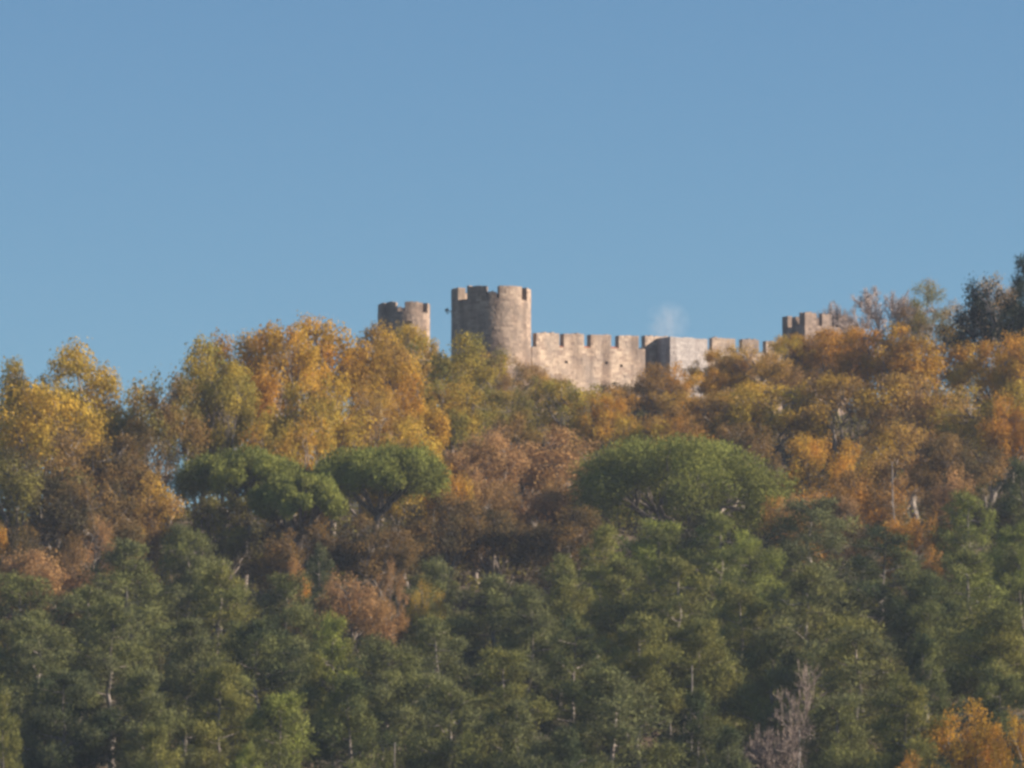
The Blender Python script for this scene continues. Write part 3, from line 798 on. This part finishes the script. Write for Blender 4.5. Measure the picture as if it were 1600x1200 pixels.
# --- pines: front row
P("pine5", 5, 1070, 352, 80, PY, PG, "near pine cut off by the left edge")
P("pine1", 105, 1035, 366, 130, PB_, PD, "near pine over the dark trunks at lower left")
P("pine6", 225, 1030, 366, 140, PG, PB_, "near pine above the dark gap at lower left")
P("pine0", 340, 1030, 368, 120, PY, PG, "near pine with layered boughs left of the bright one")
P("tuft0", 440, 1072, 350, 140, PL, PG, "bright green near pine with a rounded top")
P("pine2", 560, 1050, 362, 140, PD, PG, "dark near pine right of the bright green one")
P("tuft1", 690, 1055, 356, 160, PB_, PG, "wide near pine at the bottom centre left")
P("pine4", 800, 1085, 352, 120, PG, PB_, "near pine at the bottom centre")
P("tuft0", 960, 1035, 356, 185, PG, PB_, "big near pine in front of the pale trunks")
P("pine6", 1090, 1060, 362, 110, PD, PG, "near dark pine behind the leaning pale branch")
P("pine5", 1400, 1040, 352, 150, PY, PG, "near pine with a conical top left of the orange corner")
P("pine0", 1310, 1075, 356, 130, PB_, PG, "near pine right of the pinkish bare tree")
P("pine1", 1560, 1040, 366, 110, PD, PG, "dark near pine above the bottom right orange trees")
P("tuft1", 380, 1155, 334, 85, PL, PG, "treetop peeking over the bottom edge at left")
P("tuft0", 245, 1125, 340, 80, PY, PG, "slim near pine by the bottom left dark gap")
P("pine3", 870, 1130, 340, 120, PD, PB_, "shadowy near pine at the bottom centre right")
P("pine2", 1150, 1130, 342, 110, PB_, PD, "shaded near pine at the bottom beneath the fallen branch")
plant("bare1", "bare_tree", "tree", 1228, 1030, 368, 140, BRO, BRO, "dull pinkish leafless tree among pines at lower right", GP)
for i, (px, row, D, lab) in enumerate([
    (1046, 965, 384, "pale dead trunk left of two in the right centre"),
    (1078, 1010, 372, "pale dead trunk with a side branch in right centre"),
    (1247, 1110, 350, "pale dead trunk under the pinkish leafless tree"),
    (1311, 1100, 352, "pale straight trunk right of the pinkish leafless tree"),
    (1512, 1030, 388, "pale split trunk above the bottom right orange trees"),
    (622, 1130, 346, "pale trunk below the wide near pine")]):
    plant(f"snag{i % 2}", "dead_trunk", "tree trunk", px, row + 30, D + 12, 46, BRO, BRO, lab, "pale dead trunks among the pines")

# sprig growing out of the large tower's wall
def sprig():
    rng = np.random.default_rng(7)
    p = at(705, 487, 600); root = empty("wall_plant", (p[0] + .12, 600.0, p[2])); tag(root, "small dark plant sprouting from the left side of large tower", "plant")
    mb = MB(); C = []
    for i in range(5):
        e = np.array([-rng.uniform(.3, .75), rng.uniform(-.3, .1), rng.uniform(-.15, .3)])
        mb.tube(curve((0, 0, 0), e, 4, .08, rng), [.02, .016, .012, .008], 4); C.append((*e, .17, .17, .14))
    link("stem", mb.mesh("stem", M_BARK), root)
    V, F, t = leaf_cloud(C, 26, (.07, .15), rng)
    o = link("foliage", mesh_np("foliage", V, F, M_LEAF, t), root); o.color = (*DGR, 1); o["second_tint"] = list(GRE)
sprig()

# ------------------------------------------------------------------ undergrowth between the trees
def undergrowth(name, n, seed, y0, y1, c1, c2, hgt, per, size):
    rng = np.random.default_rng(seed)
    y = rng.uniform(y0, y1, n); x = rng.uniform(-1, 1, n) * (y * .098 + 6)
    keep = (y < 594) | (x > 41); x = x[keep]; y = y[keep]; n = len(x)
    z = ground(x, y); r = rng.uniform(.5, 1.3, n)
    hh = rng.uniform(.3, hgt, n)
    C = np.stack([x, y, z + hh * .6, r, r, hh * .6], 1)
    V, F, t = leaf_cloud(C, per, size, rng)
    o = link(name, mesh_np(name, V, F, M_LEAF, t)); o.color = (*c1, 1); o["second_tint"] = [float(v) for v in c2]
    o['kind'] = 'stuff'; return o
undergrowth("undergrowth", 2600, 61, 325, 470, DGR, SHADE_UMB, 3.4, 55, (.18, .4))
undergrowth("undergrowth", 3800, 62, 440, 650, SHADE_UMB, OLI, 3.0, 50, (.18, .4))

# ------------------------------------------------------------------ haze
def haze():
    m, n, N, L = newmat("haze")
    v = N.new("ShaderNodeVolumePrincipled"); v.inputs['Color'].default_value = (.62, .76, 1.0, 1); v.inputs['Density'].default_value = .00010
    v.inputs['Anisotropy'].default_value = 0.0
    o = N.new("ShaderNodeOutputMaterial"); L.new(v.outputs[0], o.inputs['Volume'])
    mb = MB(); x0, x1, y0, y1, z0, z1 = -1110, 1110, -410, 1310, -3, 82
    mb.hexa([(x0, y0, z0), (x1, y0, z0), (x1, y1, z0), (x0, y1, z0), (x0, y0, z1), (x1, y0, z1), (x1, y1, z1), (x0, y1, z1)])
    o = link("haze", mb.mesh("haze", m)); o['kind'] = 'stuff'
haze()
hs_ = sorted(HTS)
print("HEIGHTS", hs_[:6], hs_[-8:]); print("ASPECT", sorted(HTS, key=lambda t: t[1])[:5], sorted(HTS, key=lambda t: -t[1])[:8])
print("TRIS", sum(len(m.polygons) * 2 for m in bpy.data.meshes), "objs", len(bpy.data.objects))
